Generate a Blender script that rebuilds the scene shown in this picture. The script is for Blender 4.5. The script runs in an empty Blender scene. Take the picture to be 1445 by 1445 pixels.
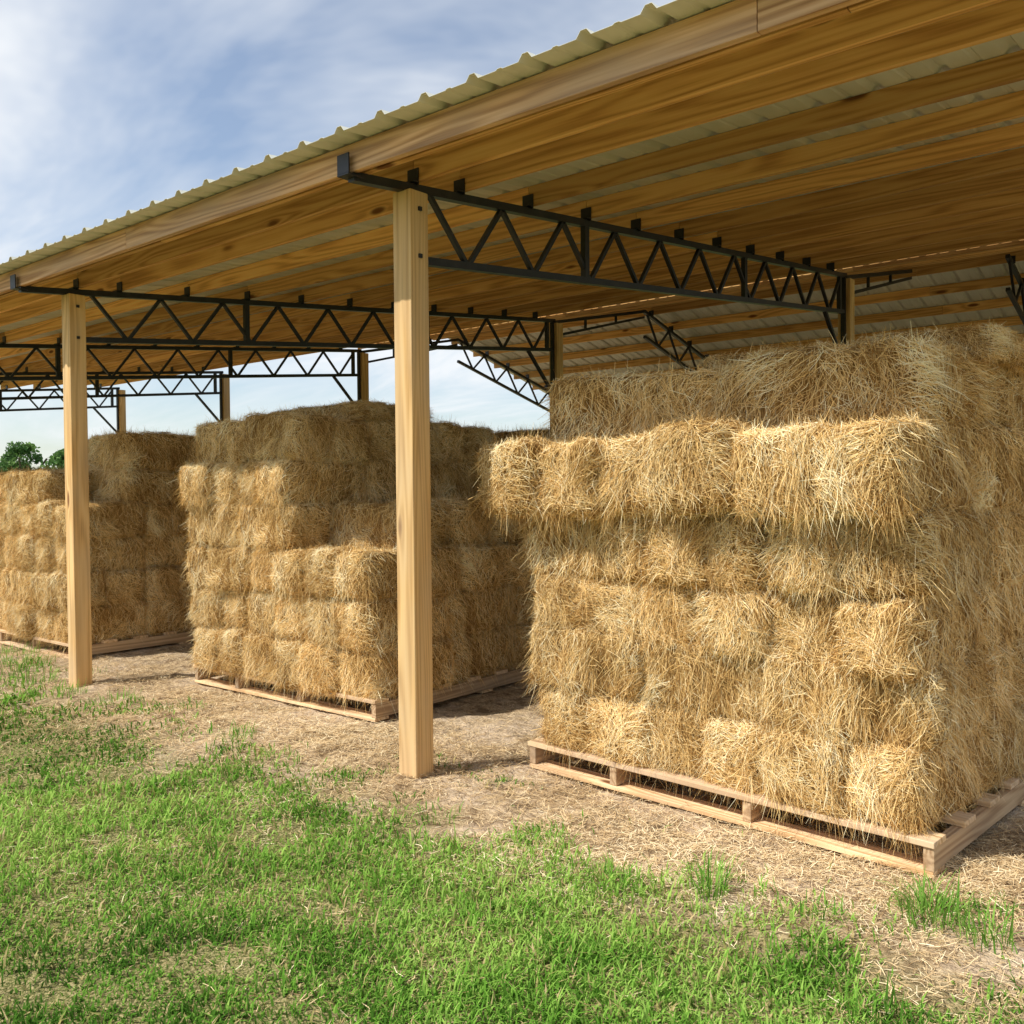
import bpy, math, random
import numpy as np
from mathutils import Vector, Matrix
R=np.random.default_rng(7); random.seed(7)
D=bpy.data; SC=bpy.context.scene; COL=SC.collection
SC.view_settings.view_transform='Standard'; SC.view_settings.look='None'; SC.view_settings.exposure=0

# ---------------------------------------------------------------- helpers
def link(o,parent=None):
    COL.objects.link(o)
    if parent: o.parent=parent
    return o
def empty(name,loc=(0,0,0),rz=0):
    e=D.objects.new(name,None); e.location=loc; e.rotation_euler=(0,0,rz); e.empty_display_size=.3
    return link(e)
def fastmesh(name,V,Q,mat,attr=None,smooth=False):
    me=D.meshes.new(name); V=np.asarray(V,dtype=np.float32); Q=np.asarray(Q,dtype=np.int32)
    me.vertices.add(len(V)); me.vertices.foreach_set('co',V.ravel())
    n=len(Q); me.loops.add(n*4); me.loops.foreach_set('vertex_index',Q.ravel())
    me.polygons.add(n); me.polygons.foreach_set('loop_start',np.arange(n,dtype=np.int32)*4)
    me.update(calc_edges=True)
    if attr is not None:
        a=me.attributes.new('rnd','FLOAT','POINT'); a.data.foreach_set('value',np.asarray(attr,dtype=np.float32))
    me.polygons.foreach_set('use_smooth',np.full(n,smooth,dtype=bool))
    if mat: me.materials.append(mat)
    return me
def strips(P,S,W,rnd):
    N,K,_=P.shape
    A=P-S[:,None,:]*W[:,:,None]; B=P+S[:,None,:]*W[:,:,None]
    V=np.stack([A,B],2).reshape(-1,3)
    base=(np.arange(N)*K*2)[:,None]+ (np.arange(K-1)*2)[None,:]
    Q=np.stack([base,base+1,base+3,base+2],-1).reshape(-1,4)
    return V,Q,np.repeat(rnd,K*2)
def unit(v): return v/np.maximum(np.linalg.norm(v,axis=-1,keepdims=True),1e-9)
class SN:
    def __init__(s,freq,n=10,dim=3,seed=0):
        r=np.random.default_rng(seed); d=unit(r.normal(size=(n,dim))); s.k=d*freq*r.uniform(.5,1.6,(n,1)); s.p=r.uniform(0,6.28,n); s.n=n
    def __call__(s,x): return np.sin(x@s.k.T+s.p).sum(-1)/math.sqrt(s.n/2)/1.6

def N(nt,typ,**kw):
    n=nt.nodes.new(typ)
    for k,v in kw.items():
        if k=='inp':
            for a,b in v.items(): n.inputs[a].default_value=b
        else: setattr(n,k,v)
    return n
def newmat(name,rough=.8,spec=.2):
    m=D.materials.new(name); m.use_nodes=True; nt=m.node_tree
    b=nt.nodes['Principled BSDF']; b.inputs['Roughness'].default_value=rough; b.inputs['Specular IOR Level'].default_value=spec
    return m,nt,b
def diffmat(name):
    m=D.materials.new(name); m.use_nodes=True; nt=m.node_tree; nt.nodes.remove(nt.nodes['Principled BSDF'])
    b=N(nt,'ShaderNodeBsdfDiffuse'); nt.links.new(b.outputs[0],nt.nodes['Material Output'].inputs['Surface'])
    return m,nt,b
def ramp(nt,fac,stops):
    r=N(nt,'ShaderNodeValToRGB'); e=r.color_ramp.elements
    while len(e)<len(stops): e.new(.5)
    for i,(p,c) in enumerate(stops): e[i].position=p; e[i].color=(*c,1) if len(c)==3 else c
    nt.links.new(fac,r.inputs[0]); return r.outputs[0]
def mix(nt,fac,a,b,mode='MIX'):
    m=N(nt,'ShaderNodeMix',data_type='RGBA',blend_type=mode)
    for s,v in ((m.inputs[0],fac),(m.inputs[6],a),(m.inputs[7],b)):
        if hasattr(v,'node'): nt.links.new(v,s)
        else: s.default_value=(*v,1) if isinstance(v,tuple) and len(v)==3 else v
    return m.outputs[2]
def noise(nt,vec,scale,detail=4,rough=.55,dist=0):
    n=N(nt,'ShaderNodeTexNoise',inp={'Scale':scale,'Detail':detail,'Roughness':rough,'Distortion':dist})
    if vec is not None: nt.links.new(vec,n.inputs['Vector'])
    return n.outputs['Fac']
def mapping(nt,vec,scale):
    m=N(nt,'ShaderNodeMapping',inp={'Scale':scale}); nt.links.new(vec,m.inputs['Vector']); return m.outputs[0]
def math_(nt,op,a,b=0.0,clamp=False):
    m=N(nt,'ShaderNodeMath',operation=op,use_clamp=clamp)
    for s,v in ((m.inputs[0],a),(m.inputs[1],b)):
        if hasattr(v,'node'): nt.links.new(v,s)
        else: s.default_value=v
    return m.outputs[0]
def bump(nt,b,h,strength=.4,dist=.01):
    n=N(nt,'ShaderNodeBump',inp={'Strength':strength,'Distance':dist}); nt.links.new(h,n.inputs['Height']); nt.links.new(n.outputs[0],b.inputs['Normal'])

# ---------------------------------------------------------------- materials
def wood(name,stops,axis=0,knot=(.16,.055,.015),weather=None,rough=.75,vary=.4):
    m,nt,b=newmat(name,rough,.2)
    tc=N(nt,'ShaderNodeTexCoord'); oi=N(nt,'ShaderNodeObjectInfo')
    add=N(nt,'ShaderNodeVectorMath',operation='MULTIPLY_ADD')
    cmb=N(nt,'ShaderNodeCombineXYZ')
    for i in range(3): nt.links.new(oi.outputs['Random'],cmb.inputs[i])
    nt.links.new(cmb.outputs[0],add.inputs[0]); add.inputs[1].default_value=(37,53,71); nt.links.new(tc.outputs['Object'],add.inputs[2])
    v=add.outputs[0]
    low=[5.5,5.5,5.5]; low[axis]=.22
    kn=[4.2,4.2,4.2]; kn[axis]=1.25
    fn=[90,90,90]; fn[axis]=2.2
    vo=N(nt,'ShaderNodeTexVoronoi',feature='F1',inp={'Scale':1.0,'Randomness':1.0}); nt.links.new(mapping(nt,v,kn),vo.inputs['Vector'])
    kd=vo.outputs['Distance']
    warp=math_(nt,'DIVIDE',.022,math_(nt,'ADD',kd,.07))
    g1=noise(nt,mapping(nt,v,low),1.3,1,.5,.0)
    ring=math_(nt,'MULTIPLY',math_(nt,'ADD',g1,warp),62.0)
    ring=math_(nt,'MULTIPLY',math_(nt,'ADD',math_(nt,'SINE',ring),1.0),.5)
    fine=noise(nt,mapping(nt,v,fn),1.0,1,.6)
    f=math_(nt,'ADD',math_(nt,'MULTIPLY',ring,.42),math_(nt,'MULTIPLY',fine,.58))
    c=ramp(nt,f,stops)
    kf=ramp(nt,kd,[(.0,(1,1,1)),(.07,(.9,.9,.9)),(.12,(0,0,0))])
    c=mix(nt,kf,c,knot)
    br=math_(nt,'ADD',math_(nt,'MULTIPLY',oi.outputs['Random'],vary),1.0-vary*.5)
    hsv=N(nt,'ShaderNodeHueSaturation'); nt.links.new(c,hsv.inputs['Color']); nt.links.new(br,hsv.inputs['Value']); c=hsv.outputs[0]
    if weather:
        lw=[3,3,3]; lw[axis]=.6
        w=noise(nt,mapping(nt,v,lw),1.0,3,.6)
        c=mix(nt,ramp(nt,w,[(.42,(0,0,0)),(.66,(.8,.8,.8))]),c,weather)
    nt.links.new(c,b.inputs['Base Color'])
    return m
M_purlin=wood('treated_pine_purlin',[(.15,(.46,.22,.065)),(.5,(.72,.395,.135)),(.85,(.83,.51,.20))],0,vary=.65)
M_fascia=wood('weathered_fascia_pine',[(.2,(.34,.17,.075)),(.5,(.60,.34,.165)),(.8,(.76,.48,.27))],0,weather=(.44,.31,.22))
M_post=wood('pine_post',[(.15,(.50,.28,.10)),(.5,(.74,.46,.19)),(.85,(.84,.57,.27))],2,knot=(.2,.075,.025),weather=(.58,.42,.25),vary=.2)
M_pallet=wood('pallet_pine',[(.2,(.50,.30,.14)),(.5,(.76,.51,.27)),(.8,(.88,.65,.39))],0,weather=(.64,.48,.33))
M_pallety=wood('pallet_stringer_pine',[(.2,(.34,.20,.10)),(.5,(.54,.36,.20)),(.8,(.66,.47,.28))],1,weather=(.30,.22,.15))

m,nt,b=newmat('black_steel',.45,.5); M_steel=m
tc=N(nt,'ShaderNodeTexCoord'); nn=noise(nt,tc.outputs['Object'],9,2,.6)
nt.links.new(ramp(nt,nn,[(.35,(.009,.010,.012)),(.62,(.018,.018,.021)),(.8,(.045,.03,.022))]),b.inputs['Base Color'])

m,nt,b=newmat('cream_roof_metal',.5,.4); M_roof=m
tc=N(nt,'ShaderNodeTexCoord'); nn=noise(nt,mapping(nt,tc.outputs['Object'],(3,.5,1)),2,3,.6)
nt.links.new(ramp(nt,nn,[(.3,(.62,.61,.51)),(.7,(.76,.75,.65))]),b.inputs['Base Color'])

def strawmat(name,stops):
    m,nt,b=diffmat(name)
    at=N(nt,'ShaderNodeAttribute',attribute_name='rnd'); oi=N(nt,'ShaderNodeObjectInfo')
    c=ramp(nt,at.outputs['Fac'],stops)
    hsv=N(nt,'ShaderNodeHueSaturation'); nt.links.new(c,hsv.inputs['Color'])
    nt.links.new(math_(nt,'ADD',math_(nt,'MULTIPLY',oi.outputs['Random'],.22),.89),hsv.inputs['Value'])
    nt.links.new(hsv.outputs[0],b.inputs['Color'])
    return m
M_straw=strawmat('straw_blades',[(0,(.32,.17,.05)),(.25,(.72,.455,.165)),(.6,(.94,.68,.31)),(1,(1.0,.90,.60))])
M_litter=strawmat('litter_blades',[(0,(.20,.125,.06)),(.35,(.54,.375,.19)),(.75,(.80,.61,.35)),(1,(.92,.79,.53))])
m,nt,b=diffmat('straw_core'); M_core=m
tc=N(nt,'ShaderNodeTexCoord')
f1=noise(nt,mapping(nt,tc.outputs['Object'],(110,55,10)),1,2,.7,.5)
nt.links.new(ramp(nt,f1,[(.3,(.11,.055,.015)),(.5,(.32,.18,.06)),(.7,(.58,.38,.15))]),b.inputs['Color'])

def leafmat(name,stops,tr=.3):
    m,nt,b=diffmat(name)
    at=N(nt,'ShaderNodeAttribute',attribute_name='rnd'); c=ramp(nt,at.outputs['Fac'],stops)
    nt.links.new(c,b.inputs['Color'])
    t=N(nt,'ShaderNodeBsdfTranslucent'); nt.links.new(c,t.inputs['Color'])
    mx=N(nt,'ShaderNodeMixShader',inp={0:tr}); nt.links.new(b.outputs[0],mx.inputs[1]); nt.links.new(t.outputs[0],mx.inputs[2])
    nt.links.new(mx.outputs[0],nt.nodes['Material Output'].inputs['Surface'])
    return m
M_grass=leafmat('grass_blades',[(0,(.62,.48,.26)),(.07,(.44,.38,.14)),(.12,(.07,.17,.022)),(.5,(.17,.37,.045)),(1,(.38,.57,.12))])
M_weed=leafmat('weed_blades',[(0,(.11,.27,.035)),(1,(.28,.48,.09))])
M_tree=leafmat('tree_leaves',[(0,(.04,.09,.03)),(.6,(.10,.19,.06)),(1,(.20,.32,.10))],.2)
m,nt,b=newmat('tree_bark',.9,.1); M_bark=m
tc=N(nt,'ShaderNodeTexCoord'); nt.links.new(ramp(nt,noise(nt,tc.outputs['Object'],5),[(.3,(.06,.045,.03)),(.7,(.14,.11,.08))]),b.inputs['Base Color'])

# ground
m,nt,b=diffmat('ground_soil_and_straw'); M_ground=m
geo=N(nt,'ShaderNodeNewGeometry'); P=geo.outputs['Position']
sx=N(nt,'ShaderNodeSeparateXYZ'); nt.links.new(P,sx.inputs[0])
nl=noise(nt,P,1.6,3,.6); nm=noise(nt,P,9,5,.7); nst=noise(nt,mapping(nt,P,(30,160,1)),1,2,.6,1.5)
dirt=ramp(nt,nst,[(.36,(.25,.165,.09)),(.5,(.46,.335,.20)),(.64,(.66,.52,.33))])
dirt=mix(nt,ramp(nt,nm,[(.48,(0,0,0)),(.60,(.9,.9,.9))]),dirt,(.20,.135,.08))
dirt=mix(nt,ramp(nt,nl,[(.48,(0,0,0)),(.62,(.6,.6,.6))]),dirt,(.66,.53,.39))
nfi=noise(nt,P,95,2,.6)
turf=ramp(nt,nfi,[(.36,(.09,.10,.035)),(.5,(.20,.19,.07)),(.64,(.40,.33,.17))])
far=ramp(nt,nl,[(.3,(.14,.24,.05)),(.7,(.24,.31,.09))])
edge=math_(nt,'ADD',sx.outputs[1],math_(nt,'MULTIPLY',math_(nt,'ADD',nl,-.5),.9))
edge=math_(nt,'ADD',edge,math_(nt,'MULTIPLY',math_(nt,'ADD',nm,-.5),.5))
ef=N(nt,'ShaderNodeMapRange',inp={1:2.85,2:3.3}); nt.links.new(edge,ef.inputs[0])
eb=N(nt,'ShaderNodeMapRange',inp={1:18.5,2:17.5}); nt.links.new(edge,eb.inputs[0])
exn=N(nt,'ShaderNodeMapRange',inp={1:-21.5,2:-20.5}); nt.links.new(sx.outputs[0],exn.inputs[0])
exp_=N(nt,'ShaderNodeMapRange',inp={1:3.5,2:2.5}); nt.links.new(sx.outputs[0],exp_.inputs[0])
fac=math_(nt,'MULTIPLY',math_(nt,'MULTIPLY',ef.outputs[0],eb.outputs[0]),math_(nt,'MULTIPLY',exn.outputs[0],exp_.outputs[0]))
c=mix(nt,fac,turf,dirt)
dist=N(nt,'ShaderNodeVectorMath',operation='LENGTH'); nt.links.new(P,dist.inputs[0])
df=N(nt,'ShaderNodeMapRange',inp={1:22.0,2:40.0}); nt.links.new(dist.outputs['Value'],df.inputs[0])
c=mix(nt,df.outputs[0],c,far)
nt.links.new(c,b.inputs['Color'])
bump(nt,b,nm,1.0,.05)

# ---------------------------------------------------------------- ground sheet (denser near the shed)
gx=np.unique(np.concatenate([np.linspace(-900,-40,10),np.linspace(-40,-14,20),np.linspace(-14,3,300),np.linspace(3,40,15),np.linspace(40,900,10)]))
gy=np.unique(np.concatenate([np.linspace(-900,-10,10),np.linspace(-10,1,10),np.linspace(1,9,170),np.linspace(9,30,20),np.linspace(30,900,12)]))
X,Y=np.meshgrid(gx,gy,indexing='ij')
gn=SN(2.2,12,2,3); gn2=SN(11,16,2,4); gn3=SN(34,20,2,5)
def gz(x,y):
    p=np.stack([x,y],-1); w=np.clip((25-np.hypot(x,y))/10,0,1)
    return (gn(p)*.012+gn2(p)*.010+gn3(p)*.006)*w
V=np.stack([X,Y,gz(X,Y)],-1).reshape(-1,3); nx,ny=len(gx),len(gy)
I=np.arange(nx*ny).reshape(nx,ny)
Q=np.stack([I[:-1,:-1],I[1:,:-1],I[1:,1:],I[:-1,1:]],-1).reshape(-1,4)
link(D.objects.new('ground',fastmesh('ground',V,Q,M_ground,smooth=True)))

# ---------------------------------------------------------------- grass
en=SN(1.3,8,1,11); en2=SN(6,8,1,12); pn=SN(1.5,10,2,13); pn2=SN(5,12,2,14); pn3=SN(14,14,2,15)
def make_grass():
    n=290000
    yaw=math.radians(39.8)
    d=2.1*np.exp(R.random(n)*math.log(32/2.1)); a=yaw+R.uniform(-.66,.66,n)
    x=-np.sin(a)*d; y=np.cos(a)*d
    e=3.08+.17*en(x[:,None])+.14*en2(x[:,None])
    p=np.stack([x,y],-1)
    fz=1/(1+np.exp((y-e-.12*pn3(p))/.09))
    fz=np.maximum(fz, .6*np.clip(pn2(p)*2-1.1,0,1)*(y<3.95)*(y>2.6))
    fz=np.where(x<-20.8,1,fz)
    bare=np.clip(1.15-3.2*np.clip(pn2(p*1.3+5)-.68,0,1)-.3*np.clip(-pn(p),0,1),.28,1)
    bare*=1-.9*np.exp(-(((x+2.75)/.28)**2+((y-2.2)/.12)**2))
    keep=R.random(n)<fz*bare
    x,y,d=x[keep],y[keep],d[keep]; p=p[keep]; k=len(x)
    cl=np.clip(pn3(p),-1,1.5)
    L=R.uniform(.022,.056,k)*(1+.25*pn(p)+.3*cl)*np.clip(.75+d/20,1,1.9); L*=np.where(R.random(k)<.04,1.8,1)
    L*=np.where(x<-6.5,1.3,1)
    az=R.uniform(0,6.283,k); lean=R.uniform(.35,1.45,k)
    h=np.stack([np.cos(az),np.sin(az),np.zeros(k)],-1)
    P0=np.stack([x,y,gz(x,y)-.003],-1)
    up=np.array([0,0,1.])
    P1=P0+(h*np.sin(lean*.5)[:,None]+up*np.cos(lean*.5)[:,None])*(L*.5)[:,None]
    P2=P1+(h*np.sin(lean*1.25)[:,None]+up*np.cos(lean*1.25)[:,None])*(L*.5)[:,None]
    S=np.stack([-np.sin(az+R.uniform(-.5,.5,k)),np.cos(az),np.zeros(k)],-1)
    w=R.uniform(.0019,.0042,k)*np.clip(d/4.0,1,5)
    W=w[:,None]*np.array([1,.95,.12])
    rnd=np.clip(.48+.28*pn(p)-.2*cl+.22*R.normal(size=k),.13,1); rnd=np.where(R.random(k)<.10+.14*(pn2(p)>.4),R.uniform(0,.1,k),rnd)
    V,Q,r=strips(np.stack([P0,P1,P2],1),unit(S),W,rnd)
    link(D.objects.new('grass',fastmesh('grass',V,Q,M_grass,r)))
make_grass()

def tufts():
    spots=[(-1.74,3.29,.16,70,.09),(-1.0,3.62,.17,120,.14),(-.8,3.55,.15,60,.12),(-5.2,3.45,.13,40,.12),(-5.35,3.6,.1,25,.1),(-8.3,3.4,.13,160,.35),(-9.0,3.6,.14,200,.45),(-7.6,3.35,.12,90,.3),(-6.3,3.75,.08,60,.2),
           (-2.55,3.3,.07,40,.15),(-4.6,3.3,.08,50,.2),(-1.35,3.4,.08,40,.12),(-6.9,3.5,.1,70,.25),(-8.2,3.9,.07,40,.2),(-3.2,3.25,.07,50,.15),(-9.8,3.8,.13,200,.5)]
    PP=[];SS=[];WW=[];RR=[]
    for (x,y,h,n,sp) in spots:
        a=R.uniform(0,6.283,n); rr=sp*np.sqrt(R.random(n))*.8
        bx=x+np.cos(a)*rr; by=y+np.sin(a)*rr
        az=a+R.normal(size=n)*.8; lean=R.uniform(.1,1.3,n); L=h*R.uniform(.4,1.2,n)
        hd=np.stack([np.cos(az),np.sin(az),0*az],-1); up=np.array([0,0,1.])
        P=[np.stack([bx,by,gz(bx,by)-.004],-1)]
        for i in range(3):
            t=lean*(.35+.5*i); P.append(P[-1]+(hd*np.sin(t)[:,None]+up*np.cos(t)[:,None])*(L/3)[:,None])
        PP.append(np.stack(P,1)); SS.append(np.stack([-np.sin(az),np.cos(az),0*az],-1)); WW.append(R.uniform(.0018,.0036,n)[:,None]*np.array([.8,1,.8,.1])); RR.append(R.random(n))
    V,Q,r=strips(np.concatenate(PP),np.concatenate(SS),np.concatenate(WW),np.concatenate(RR))
    link(D.objects.new('weeds',fastmesh('weeds',V,Q,M_weed,r)))
tufts()

def litter():
    n=90000
    x=R.uniform(-12,.8,n); y=2.95+np.abs(R.normal(size=n))*1.15+R.uniform(-.4,.2,n)
    k2=44000
    cx=R.choice([-3.4,-1.0,-2.2,-5,-7,-3.78,-3.5,-.8,-.5,-6,-4.4,-9,-1.6],k2)
    x=np.concatenate([x,cx+R.normal(size=k2)*.45]); y=np.concatenate([y,4.0+R.normal(size=k2)*.28])
    k3=14000
    x=np.concatenate([x,-.55+R.normal(size=k3)*.22]); y=np.concatenate([y,R.uniform(3.75,6.3,k3)])
    k4=9000
    x=np.concatenate([x,R.uniform(-9,0,k4)]); y=np.concatenate([y,R.uniform(1.6,3.2,k4)])
    n=len(x); p=np.stack([x,y],-1)
    keep=R.random(n)<np.clip(.6+.7*pn2(p*.6),.12,1); x=x[keep];y=y[keep];n=len(x)
    heap=.035*np.exp(-((x+.6)/.25)**2)*(y>3.8)+.02*np.exp(-((y-4.1)/.2)**2)
    a=R.uniform(0,6.283,n); L=R.uniform(.015,.09,n); t=np.stack([np.cos(a),np.sin(a),R.normal(size=n)*.2],-1)
    c=np.stack([x,y,gz(x,y)+.002+R.random(n)*(.016+heap)],-1)
    bend=np.stack([-np.sin(a),np.cos(a),0*a],-1)*(R.normal(size=n)*.16*L)[:,None]
    P=np.stack([c-t*(L/2)[:,None],c+bend,c+t*(L/2)[:,None]],1)
    S=np.stack([-np.sin(a),np.cos(a),R.normal(size=n)*.3],-1)
    W=R.uniform(.0008,.0017,n)[:,None]*np.array([.7,1,.5])
    V,Q,r=strips(P,unit(S),W,np.clip(R.normal(.5,.3,n)+.15*pn(p[keep]),0,1))
    link(D.objects.new('straw_litter',fastmesh('straw_litter',V,Q,M_litter,r)))
litter()

# ---------------------------------------------------------------- bales
BL,BW,BH=.92,.44,.36
def bale_mesh(i):
    n1=SN(8,10,3,100+i); n2=SN(24,14,3,200+i); nd=SN(15,12,3,300+i); nlift=SN(24,12,3,400+i); nc=SN(16,12,3,500+i)
    tw=(-.2+.02*i%.03,.19)
    half=np.array([BL/2,BW/2,BH/2])
    def surf(p):
        nrm=(np.abs(p)**9).sum(-1)**(1/9); q=p/nrm[:,None]; s=q*half
        pin=1-.075*sum(np.exp(-((s[:,0]-t)/.028)**2) for t in tw)
        s[:,1]*=pin; s[:,2]*=pin
        s[:,0]*=1+.035*(1-np.clip((q[:,1]**2+q[:,2]**2)/2,0,1))
        nv=unit(np.sign(q)*np.abs(q)**6/half)
        s+=nv*(n1(s)*.017+n2(s)*.013)[:,None]
        return s,nv
    VV=[];QQ=[];off=0
    g=np.linspace(-1,1,19)
    U,W_=np.meshgrid(g,g,indexing='ij')
    for ax in range(3):
        for sg in (-1,1):
            p=np.zeros((361,3)); p[:,ax]=sg; p[:,(ax+1)%3]=U.ravel(); p[:,(ax+2)%3]=W_.ravel()
            s,nv=surf(p); VV.append(s-nv*.009)
            I=np.arange(361).reshape(19,19); q=np.stack([I[:-1,:-1],I[1:,:-1],I[1:,1:],I[:-1,1:]],-1).reshape(-1,4)
            if sg<0: q=q[:,::-1]
            QQ.append(q+off); off+=361
    CV=np.concatenate(VV); CQ=np.concatenate(QQ)
    def blades(c,nv,ax,L,big,spread,bigl,wild,droop):
        n=len(c)
        pref=np.zeros((n,3)); pref[ax==0]=(0,.25,1); pref[ax==1]=(.1,0,1); pref[ax==2]=(.1,1,0)
        t=unit(pref-nv*(pref*nv).sum(-1,keepdims=True)); bt=np.cross(nv,t)
        ang=nd(c)*.85*np.where(ax==0,1.6,1)+R.normal(size=n)*spread+np.where(R.random(n)<wild,R.uniform(-1.57,1.57,n),0)
        t=t*np.cos(ang)[:,None]+bt*np.sin(ang)[:,None]
        t*=np.where(R.random(n)<(.38 if droop<1 else .12),1,-1)[:,None]
        lf=np.clip(nlift(c),0,1)
        l0=R.uniform(0,.007,n)+.007*lf*R.random(n); l1=R.uniform(.002,.015,n)+.035*lf*R.random(n); l1=np.where(big>0,R.uniform(.02,bigl,n),l1)
        curl=R.normal(size=n)*.18*L
        pts=[]
        for q in (-.5,-.15,.2,.5):
            lift=np.where(q<0,l0*(q/.5)**2,l1*(q/.5)**2)+.002+(-.004 if q==-.5 else 0)
            b_=c+t*(q*L)[:,None]+nv*lift[:,None]+bt*(R.normal(size=n)*.004+curl*(q*2)**2)[:,None]
            if q>0: b_[:,2]-=(q/.5)**2*l1*droop*np.where(ax==2,.3,1)
            pts.append(b_)
        side=unit(np.cross(t,nv)+nv*(R.normal(size=n)*.6)[:,None])
        W=R.uniform(.0008,.0018,n)[:,None]*np.array([.7,1,.9,.35])
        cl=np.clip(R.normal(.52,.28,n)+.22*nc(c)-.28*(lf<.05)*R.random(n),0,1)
        return np.stack(pts,1),side,W,cl
    n=7400
    area=np.array([BW*BH*1.9,BL*BH*1.2,BL*BW*.9]); ax=R.choice(3,n,p=area/area.sum()); sg=R.choice([-1.,1.],n)
    p=R.uniform(-1,1,(n,3)); p[np.arange(n),ax]=sg
    c,nv=surf(p)
    A=blades(c,nv,ax,R.uniform(.04,.15,n),(R.random(n)<.14).astype(int),.48,.115,.2,.7)
    K=26; cs=[];ns=[];axs=[]
    for k in range(K):
        a_=R.choice([0,0,1,1,2]); s_=R.choice([-1.,1.]); q=R.uniform(-.9,.9,3); q[a_]=s_; m_=24
        qq=np.repeat(q[None],m_,0)+R.normal(size=(m_,3))*np.array([.05,.10,.12]); qq[:,a_]=s_; qq=np.clip(qq,-1,1)
        c_,n_=surf(qq); cs.append(c_);ns.append(n_);axs.append(np.full(m_,a_))
    c=np.concatenate(cs); nv=np.concatenate(ns); ax=np.concatenate(axs)
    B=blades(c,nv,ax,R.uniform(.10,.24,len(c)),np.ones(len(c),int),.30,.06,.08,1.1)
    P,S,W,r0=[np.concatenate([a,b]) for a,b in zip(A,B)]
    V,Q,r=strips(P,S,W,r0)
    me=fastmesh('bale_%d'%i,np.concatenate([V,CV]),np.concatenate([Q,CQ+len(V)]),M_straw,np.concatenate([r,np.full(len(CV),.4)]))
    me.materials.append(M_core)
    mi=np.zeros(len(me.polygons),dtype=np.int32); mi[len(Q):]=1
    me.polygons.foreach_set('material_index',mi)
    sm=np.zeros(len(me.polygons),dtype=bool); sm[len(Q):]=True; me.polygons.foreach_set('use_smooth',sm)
    return me
BALES=[bale_mesh(i) for i in range(8)]
cnt=[0]
def bale(parent,x,y,z,lx,ly,lz,longx,loose=1.0):
    cnt[0]+=1
    o=D.objects.new('bale_%d'%cnt[0],random.choice(BALES))
    rz=(0 if longx else math.pi/2)+random.choice([0,math.pi])+random.uniform(-.06,.06)*loose
    L,W=(lx,ly) if longx else (ly,lx)
    k=random.uniform(-.03,.03)*loose
    o.scale=(L/BL*1.0+k*.5,W/BW*1.02+k,lz/BH*1.03-k*.5)
    o.rotation_euler=(random.uniform(-.045,.045)*loose,random.uniform(-.035,.035)*loose,rz)
    o.location=(x+random.uniform(-.02,.02),y+random.uniform(-.055,.035)*loose,z+lz/2+random.uniform(-.009,.009)*loose)
    return link(o,parent)
def row(parent,x0,x1,y0,y1,z,h,mode,top=False,loose=1.0):
    w,d=x1-x0,y1-y0
    if mode=='e': nx=max(1,round(w/.39)); ny=max(1,round(d/.9)); lo=False
    else: nx=max(1,round(w/.85)); ny=max(1,round(d/.42)); lo=True
    if mode=='m':
        bale(parent,x0+.42,y0+.22,z,.84,.44,h,True,loose); bale(parent,x0+.42,y0+.66,z,.84,.44,h,True)
        row(parent,x0+.84,x1,y0,y0+.9,z,h,'e'); row(parent,x0,x1,y0+.9,y1,z,h,'s'); return
    cuts=[0]+sorted((i+random.uniform(-.11,.11))/nx for i in range(1,nx))+[1]
    for i in range(nx):
        for j in range(ny):
            if not top and 0<i<nx-1 and 0<j<ny-1 : continue
            a,b_=cuts[i],cuts[i+1]
            bale(parent,x0+(a+b_)/2*w,y0+(j+.5)*d/ny,z,w*(b_-a),d/ny,h,lo,loose)

def box(name,c,dims,mat,parent=None,rot=(0,0,0),bev=0):
    x,y,z=[q/2 for q in dims]
    v=[(-x,-y,-z),(x,-y,-z),(x,y,-z),(-x,y,-z),(-x,-y,z),(x,-y,z),(x,y,z),(-x,y,z)]
    f=[(0,3,2,1),(4,5,6,7),(0,1,5,4),(1,2,6,5),(2,3,7,6),(3,0,4,7)]
    me=D.meshes.new(name); me.from_pydata(v,[],f); me.materials.append(mat); me.update()
    o=D.objects.new(name,me); o.location=c; o.rotation_euler=rot; link(o,parent)
    if bev:
        b=o.modifiers.new('b','BEVEL'); b.width=bev; b.segments=2
    return o
def pallet(loc,rz,w,d):
    e=empty('wooden_pallet',loc,rz)
    n=8
    for i in range(n):
        y=.07+i*(d-.14)/(n-1)
        box('deck_board_%d'%i,(w/2+random.uniform(-.012,.012),y,.137),(w,.135,.026),M_pallet,e,(0,0,random.uniform(-.004,.004)),.003)
    for i,xx in enumerate([.03,w*.27,w*.62,w-.03]):
        box('stringer_%d'%i,(xx,d/2,.074),(.045,d-.02,.098),M_pallety,e,bev=.003)
    for i,y in enumerate([.07,d/2,d-.07]):
        box('bottom_board_%d'%i,(w/2,y,.0125),(w-.02,.13,.023),M_pallet,e,bev=.003)
    return e

# stack 1 (right, near)
L1=(-3.34,4.13,0); A1=math.radians(-4.5)
pallet((L1[0],L1[1],.008),A1,2.27,2.5)
s=empty('hay_bale_stack',L1,A1); h=.335; z=.155
row(s,.06,2.22,.06,2.4,z,h,'e'); z+=h
row(s,.02,2.22,.05,2.4,z,h,'s'); z+=h-.02
row(s,.03,2.20,.04,2.4,z,h-.02,'e'); z+=h-.02
row(s,-.04,2.22,.04,2.4,z,h+.03,'m'); z+=h+.03
row(s,-.22,2.20,-.11,2.35,z,h+.05,'e',loose=1.5); z+=h+.05
row(s,.04,2.16,.24,2.4,z,.36,'s',True); z+=.36
row(s,.75,2.25,.75,2.4,z-.04,.16,'s',True,1.4)
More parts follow.
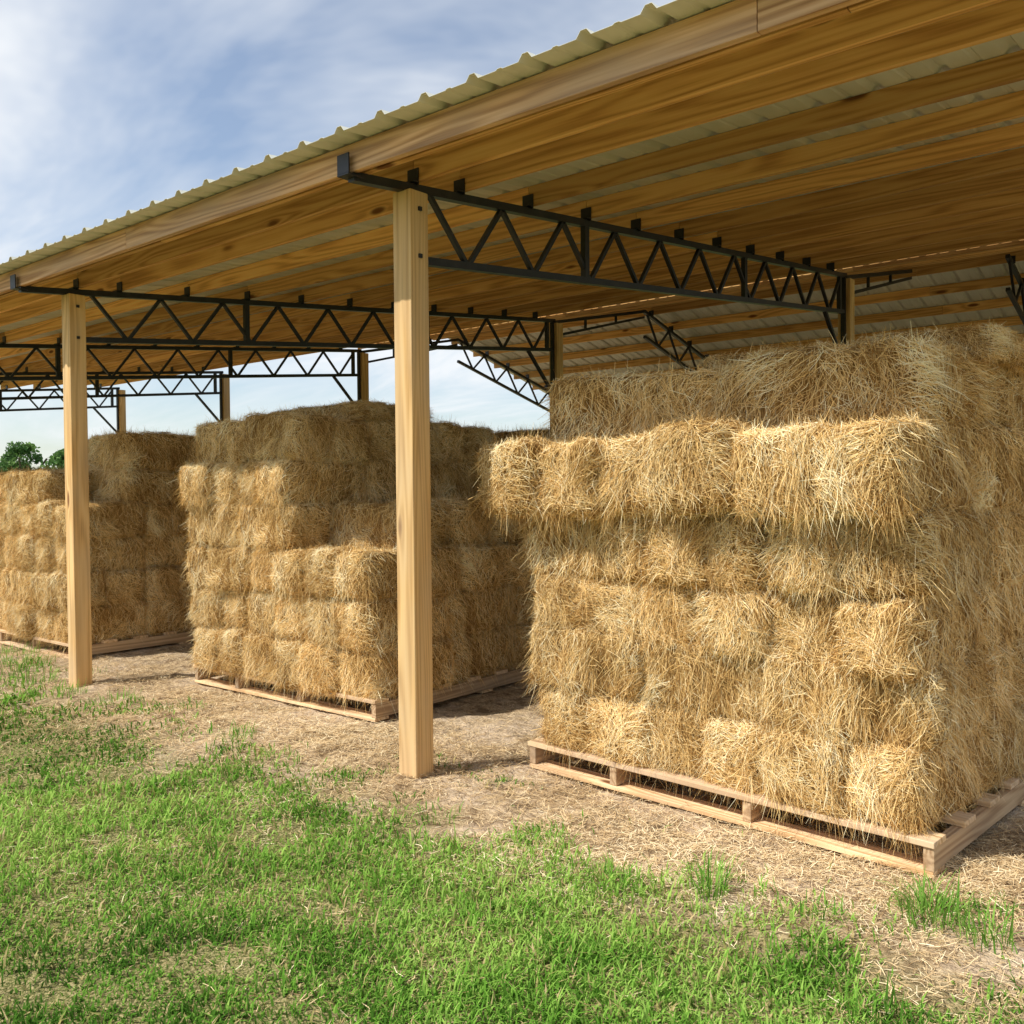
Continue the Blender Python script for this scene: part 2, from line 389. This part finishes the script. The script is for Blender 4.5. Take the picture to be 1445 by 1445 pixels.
# stack 2 (middle)
L2=(-7.06,4.26,0)
pallet((L2[0],L2[1],.008),math.radians(.6),2.25,2.4)
s=empty('hay_bale_stack',L2,0); h=.338; z=.155
xs=1.33
modes=['e','e','m','s','e','s']
for r in range(6):
    zz=z+r*h
    if r<3: row(s,0.03-.02*r,2.24,.02,2.35,zz,h,modes[r],r==2)
    else: row(s,-.04+.02*(r%2),xs+.03*(r%2),.0+.03*(r%2),2.35,zz,h,modes[r],r==5,1.3)
row(s,xs+.05,2.15,.45,2.3,z+3*h,h,'s',True)
row(s,.15,xs,.7,1.5,z+6*h-.02,.17,'s',True)
# stack behind the middle one
s=empty('hay_bale_stack',(-7.1,7.0,0),math.radians(1)); pallet((-7.1,7.0,.008),math.radians(1),2.25,2.4)
for r in range(6):
    row(s,0,2.2,0.02,2.35,.155+r*h,h-.004,'es'[r%2],r==5,1.3)
# stack 3 (left)
L3=(-11.2,4.1,0)
pallet((L3[0],L3[1],.008),0,2.27,2.4)
s=empty('hay_bale_stack',L3,0)
for r in range(4): row(s,0,2.24-.01*r,.02,2.35,.155+r*h,h,['e','s','e','e'][r],r==3,1.3)
row(s,0,1.7,.08,2.35,.155+4*h,h,'s',True)
row(s,1.72,2.2,.55,2.35,.155+4*h,h,'e',True)
row(s,1.3,2.2,.62,2.35,.155+5*h,h+.03,'e',True)
row(s,.95,1.3,.75,2.3,.155+5*h,h,'e',True)

# ---------------------------------------------------------------- barn
barn=empty('open_sided_hay_barn')
BX=[-19.98,-15.93,-11.88,-7.83,-3.78,.27]
XL,XR=-20.3,.45
YA,YB,YR,YE=3.67,10.3,12.7,18.0
def zc(y):
    if y<=YB: return 3.32+.098*(y-YA)
    zb=3.32+.098*(YB-YA)
    if y<=YR: return zb+(4.45-zb)*(y-YB)/(YR-YB)
    return 4.45-.27*(y-YR)
def beams(name,segs,parent,mat):
    V=[];F=[]
    for a,b_,w,hh in segs:
        a=Vector(a);b_=Vector(b_); t=(b_-a).normalized(); sx_=Vector((1,0,0))
        if abs(t.dot(sx_))>.9: sx_=Vector((0,1,0))
        up=t.cross(sx_).normalized(); sd=up.cross(t).normalized(); k=len(V)
        for q in (a,b_):
            for i,j in ((-1,-1),(1,-1),(1,1),(-1,1)): V.append(q+sd*w/2*i+up*hh/2*j)
        F+=[(k,k+1,k+2,k+3),(k+7,k+6,k+5,k+4)]+[(k+i,k+4+i,k+4+(i+1)%4,k+(i+1)%4) for i in range(4)]
    me=D.meshes.new(name); me.from_pydata(V,[],F); me.materials.append(mat); me.update()
    return link(D.objects.new(name,me),parent)
PY=[3.72,4.10]+[4.75+.65*i for i in range(9)]
PYM=[10.62,11.25,11.85,12.45]; PYF=[12.95+.62*i for i in range(9)]
DEP=.42
def truss(name,x,y0,y1,yp0,yp1,cleats,parent,verts=()):
    g=[]; c=.024
    g.append(((x,y0,zc(y0)-c),(x,y1,zc(y1)-c),.05,.048))
    g.append(((x,yp0,zc(yp0)-DEP),(x,yp1,zc(yp1)-DEP),.048,.045))
    y=yp0+.08; up=True; hs=.315
    n=int((yp1-.08-y)/hs); hs=(yp1-.08-y)/n
    for i in range(n):
        ya,yb=y+i*hs,y+(i+1)*hs
        za=zc(ya)-(.04 if up else DEP); zb=zc(yb)-(DEP if up else .04)
        g.append(((x,ya,za),(x,yb,zb),.03,.026)); up=not up
    for v in verts: g.append(((x,v,zc(v)-.04),(x,v,zc(v)-DEP+.01),.04,.05))
    for yy in cleats:
        g.append(((x,yy-.026,zc(yy)-.01),(x,yy-.026,zc(yy)+.085),.085,.007)); g.append(((x,yy-.07,zc(yy)+.004),(x,yy-.03,zc(yy)+.006),.085,.007))
    beams(name,g,parent,M_steel)
for i,x in enumerate(BX):
    t=barn
    truss('lean_to_truss_%d'%i,x,3.24,YB+.05,YA+.07,YB-.02,PY,t,(5.36,7.85,YB-.12))
    if x>-13:
        g=[((x,YB+.06,zc(YB)-.03),(x,YR,zc(YR)-.03),.045,.045),((x,YB+.06,zc(YB)-.22),(x,YR,zc(YR)-.12),.035,.035),((x,YB+.8,zc(YB+.8)-.19),(x,YB+.8,zc(YB+.8)-.03),.03,.03),((x,YB+1.6,zc(YB+1.6)-.15),(x,YB+1.6,zc(YB+1.6)-.03),.03,.03)]
        beams('main_rafter_near_%d'%i,g,t,M_steel)
        xf=x if x<-5 else x+1.14
        truss('main_truss_far_%d'%i,xf,YR,YE,YR+.02,YE-.1,PYF,t)
    beams('eave_bracket_%d'%i,[((x-.045,3.19,zc(3.24)+.03),(x+.045,3.19,zc(3.24)+.03),.008,.10),((x,3.185,zc(3.24)-.026),(x,3.29,zc(3.24)-.026),.09,.008)],t,M_steel)
    hp=zc(YA)-.05
    box('front_post_%d'%i,(x,YA,hp/2-.15),(.14,.14,hp+.3),M_post,t,bev=.006)
    beams('post_bolts_%d'%i,[((x+.071,YA,hp-.10),(x+.083,YA,hp-.10),.022,.022),((x+.071,YA,hp-.36),(x+.083,YA,hp-.36),.022,.022)],t,M_steel)
    hp=zc(YB)-.05
    box('inner_post_%d'%i,(x,YB+.09,hp/2-.15),(.14,.14,hp+.3),M_post,t,bev=.006)
    beams('inner_post_plate_%d'%i,[((x,YB+.01,zc(YB)-.02),(x,YB+.01,zc(YB)-1.0),.05,.05),((x,YB-.02,zc(YB)-1.0),(x,YB-.55,zc(YB-.55)-DEP),.04,.035)],t,M_steel)
    if x>-13:
        hp=zc(YE-.2)-.05; box('rear_post_%d'%i,(x,YE-.2,hp/2-.15),(.14,.14,hp+.3),M_post,t,bev=.006)
PD=.14; PH=.122
def purlins(ys,xl,xr,tag):
    edges=[xl]+[x for x in BX if xl<x<xr]+[xr]
    for j,y in enumerate(ys):
        for i in range(len(edges)-1):
            a,b_=edges[i],edges[i+1]
            box('%s_purlin_%d_%d'%(tag,j,i),((a+b_)/2,y,zc(y)+PD-PH/2+random.uniform(-.002,.003)),(b_-a-.004,.038,PH),M_purlin,barn,(0,0,0))
purlins(PY,XL,XR,'lean_to')
XM=-12.25
purlins(PYM,XM,XR,'main_near'); purlins(PYF,XM,XR,'main_far')
ed=[XL,-15.93,-11.0,-6.1,-1.5,XR]
for i in range(len(ed)-1):
    a,b_=ed[i],ed[i+1]
    box('fascia_board_%d'%i,((a+b_)/2,3.245,zc(3.245)+PD/2-.004),(b_-a-.003,.04,PD+.004),M_fascia,barn,bev=.003)
    box('eave_purlin_%d'%i,((a+b_)/2+.3,3.33,zc(3.33)+PD/2),(b_-a-.003,.04,PD),M_purlin,barn,bev=.003)
def sheet(name,y0,y1,xl,xr,lift):
    xs=[];zs=[]; pitch=.30; x=xl
    while x<xr:
        for dx,dz in ((0,0),(.075,0),(.085,.006),(.105,.006),(.115,0),(.20,0),(.222,.028),(.252,.028),(.274,0)): xs.append(x+dx); zs.append(dz)
        x+=pitch
    xs=np.array(xs); zs=np.array(zs); n=len(xs); k=max(2,int((y1-y0)/.65)+1); V=[]
    ys=np.linspace(y0,y1,k)
    for i in range(k):
        V.append(np.stack([xs,np.full(n,ys[i]),zs+zc(ys[i])+PD+lift],-1))
    V=np.concatenate(V); I=np.arange(n*k).reshape(k,n); Q=np.stack([I[:-1,:-1],I[:-1,1:],I[1:,1:],I[1:,:-1]],-1).reshape(-1,4)
    o=link(D.objects.new(name,fastmesh(name,V,Q,M_roof)),barn)
    sm=o.modifiers.new('s','SOLIDIFY'); sm.thickness=.0015
sheet('roof_sheet_lean_to',3.065,YB+.25,XL-.1,XR+.1,.006)
sheet('roof_sheet_near_slope',YB+.27,YR+.0,XM-.1,XR+.1,.008)
sheet('roof_sheet_far_slope',YR+.01,YE+.15,XM-.1,XR+.1,.008)
box('ridge_cap',((XM+XR)/2,YR,zc(YR)+PD+.045),(XR-XM+.2,.3,.012),M_roof,barn)

# ---------------------------------------------------------------- distant trees
def treeline():
    PP=[];SS=[];RR=[];WW=[]; tr=[]
    for i in range(46):
        ang=math.radians(39.8)+math.radians(34)-i*math.radians(2.0)+random.uniform(-.01,.01)
        dd=random.uniform(85,120); cx,cy=-math.sin(ang)*dd,math.cos(ang)*dd; H=random.uniform(4.5,6.2)*(1.25 if i<6 else 1)
        Rr=random.uniform(3,4.5)
        tr.append(((cx,cy,0),(cx+.3,cy,H*.6),.35,.35))
        for k in range(3):
            a=random.uniform(0,6.28); tr.append(((cx,cy,H*.3),(cx+math.cos(a)*Rr*.6,cy+math.sin(a)*Rr*.6,H*.75),.15,.15))
        for k in range(34 if i<8 else 14):
            a=random.uniform(0,6.28); rr=Rr*random.random()**.5; zz=H*(random.uniform(.15,.9)); rad=random.uniform(.8,1.5)*(1.1-.4*zz/H)
            n=150; q=unit(R.normal(size=(n,3)))*rad*(R.random(n)**.4)[:,None]; q[:,2]*=.75
            c=q+np.array([cx+math.cos(a)*rr*(1.15-zz/H),cy+math.sin(a)*rr*(1.15-zz/H),zz])
            t=unit(R.normal(size=(n,3)))*.16; PP.append(np.stack([c-t,c,c+t],1)); SS.append(unit(R.normal(size=(n,3))))
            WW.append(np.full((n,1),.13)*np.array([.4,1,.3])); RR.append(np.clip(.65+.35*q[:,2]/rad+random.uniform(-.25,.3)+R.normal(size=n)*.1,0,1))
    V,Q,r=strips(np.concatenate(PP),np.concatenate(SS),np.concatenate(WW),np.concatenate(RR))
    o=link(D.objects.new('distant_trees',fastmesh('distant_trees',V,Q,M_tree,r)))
    beams('trunks',tr,o,M_bark)
treeline()

# ---------------------------------------------------------------- light
el=math.radians(50); hx,hy=.52,.854
dirv=Vector((hx*math.cos(el),hy*math.cos(el),-math.sin(el)))
sl=D.lights.new('sun','SUN'); sl.energy=5.0; sl.angle=math.radians(.5); sl.color=(1,.96,.88)
so=D.objects.new('sun',sl); so.rotation_euler=dirv.to_track_quat('-Z','Y').to_euler(); so.location=(-10,-15,20); link(so)
w=D.worlds.new('World'); SC.world=w; w.use_nodes=True; nt=w.node_tree; bg=nt.nodes['Background']; bg.inputs[1].default_value=.15
sky=N(nt,'ShaderNodeTexSky',sky_type='NISHITA'); sky.sun_disc=False; sky.sun_elevation=el; sky.sun_rotation=math.atan2(-hx,-hy); sky.air_density=1.0; sky.dust_density=.7; sky.ozone_density=1.2
tc=N(nt,'ShaderNodeTexCoord'); sp=N(nt,'ShaderNodeSeparateXYZ'); nt.links.new(tc.outputs['Generated'],sp.inputs[0])
den=math_(nt,'ADD',math_(nt,'MAXIMUM',sp.outputs[2],0.0),.16)
cb=N(nt,'ShaderNodeCombineXYZ'); nt.links.new(math_(nt,'DIVIDE',sp.outputs[0],den),cb.inputs[0]); nt.links.new(math_(nt,'DIVIDE',sp.outputs[1],den),cb.inputs[1])
c1=noise(nt,mapping(nt,cb.outputs[0],(.6,1.2,1)),1.25,5,.6,.5)
cf=ramp(nt,c1,[(.36,(.12,.12,.12)),(.5,(.44,.44,.44)),(.64,(.92,.92,.92))])
col=mix(nt,cf,sky.outputs[0],(6.4,6.6,6.8))
nt.links.new(col,bg.inputs[0])

# ---------------------------------------------------------------- camera
cam=D.cameras.new('camera'); cam.sensor_width=36; cam.lens=1310/1445*36; cam.clip_end=3000; cam.clip_start=.05
co=D.objects.new('camera',cam); link(co)
co.matrix_world=Matrix.Translation((0,0,1.6))@Matrix.Rotation(math.radians(39.8),4,'Z')@Matrix.Rotation(math.radians(90-1.31),4,'X')@Matrix.Rotation(-.0085,4,'Z')
SC.camera=co
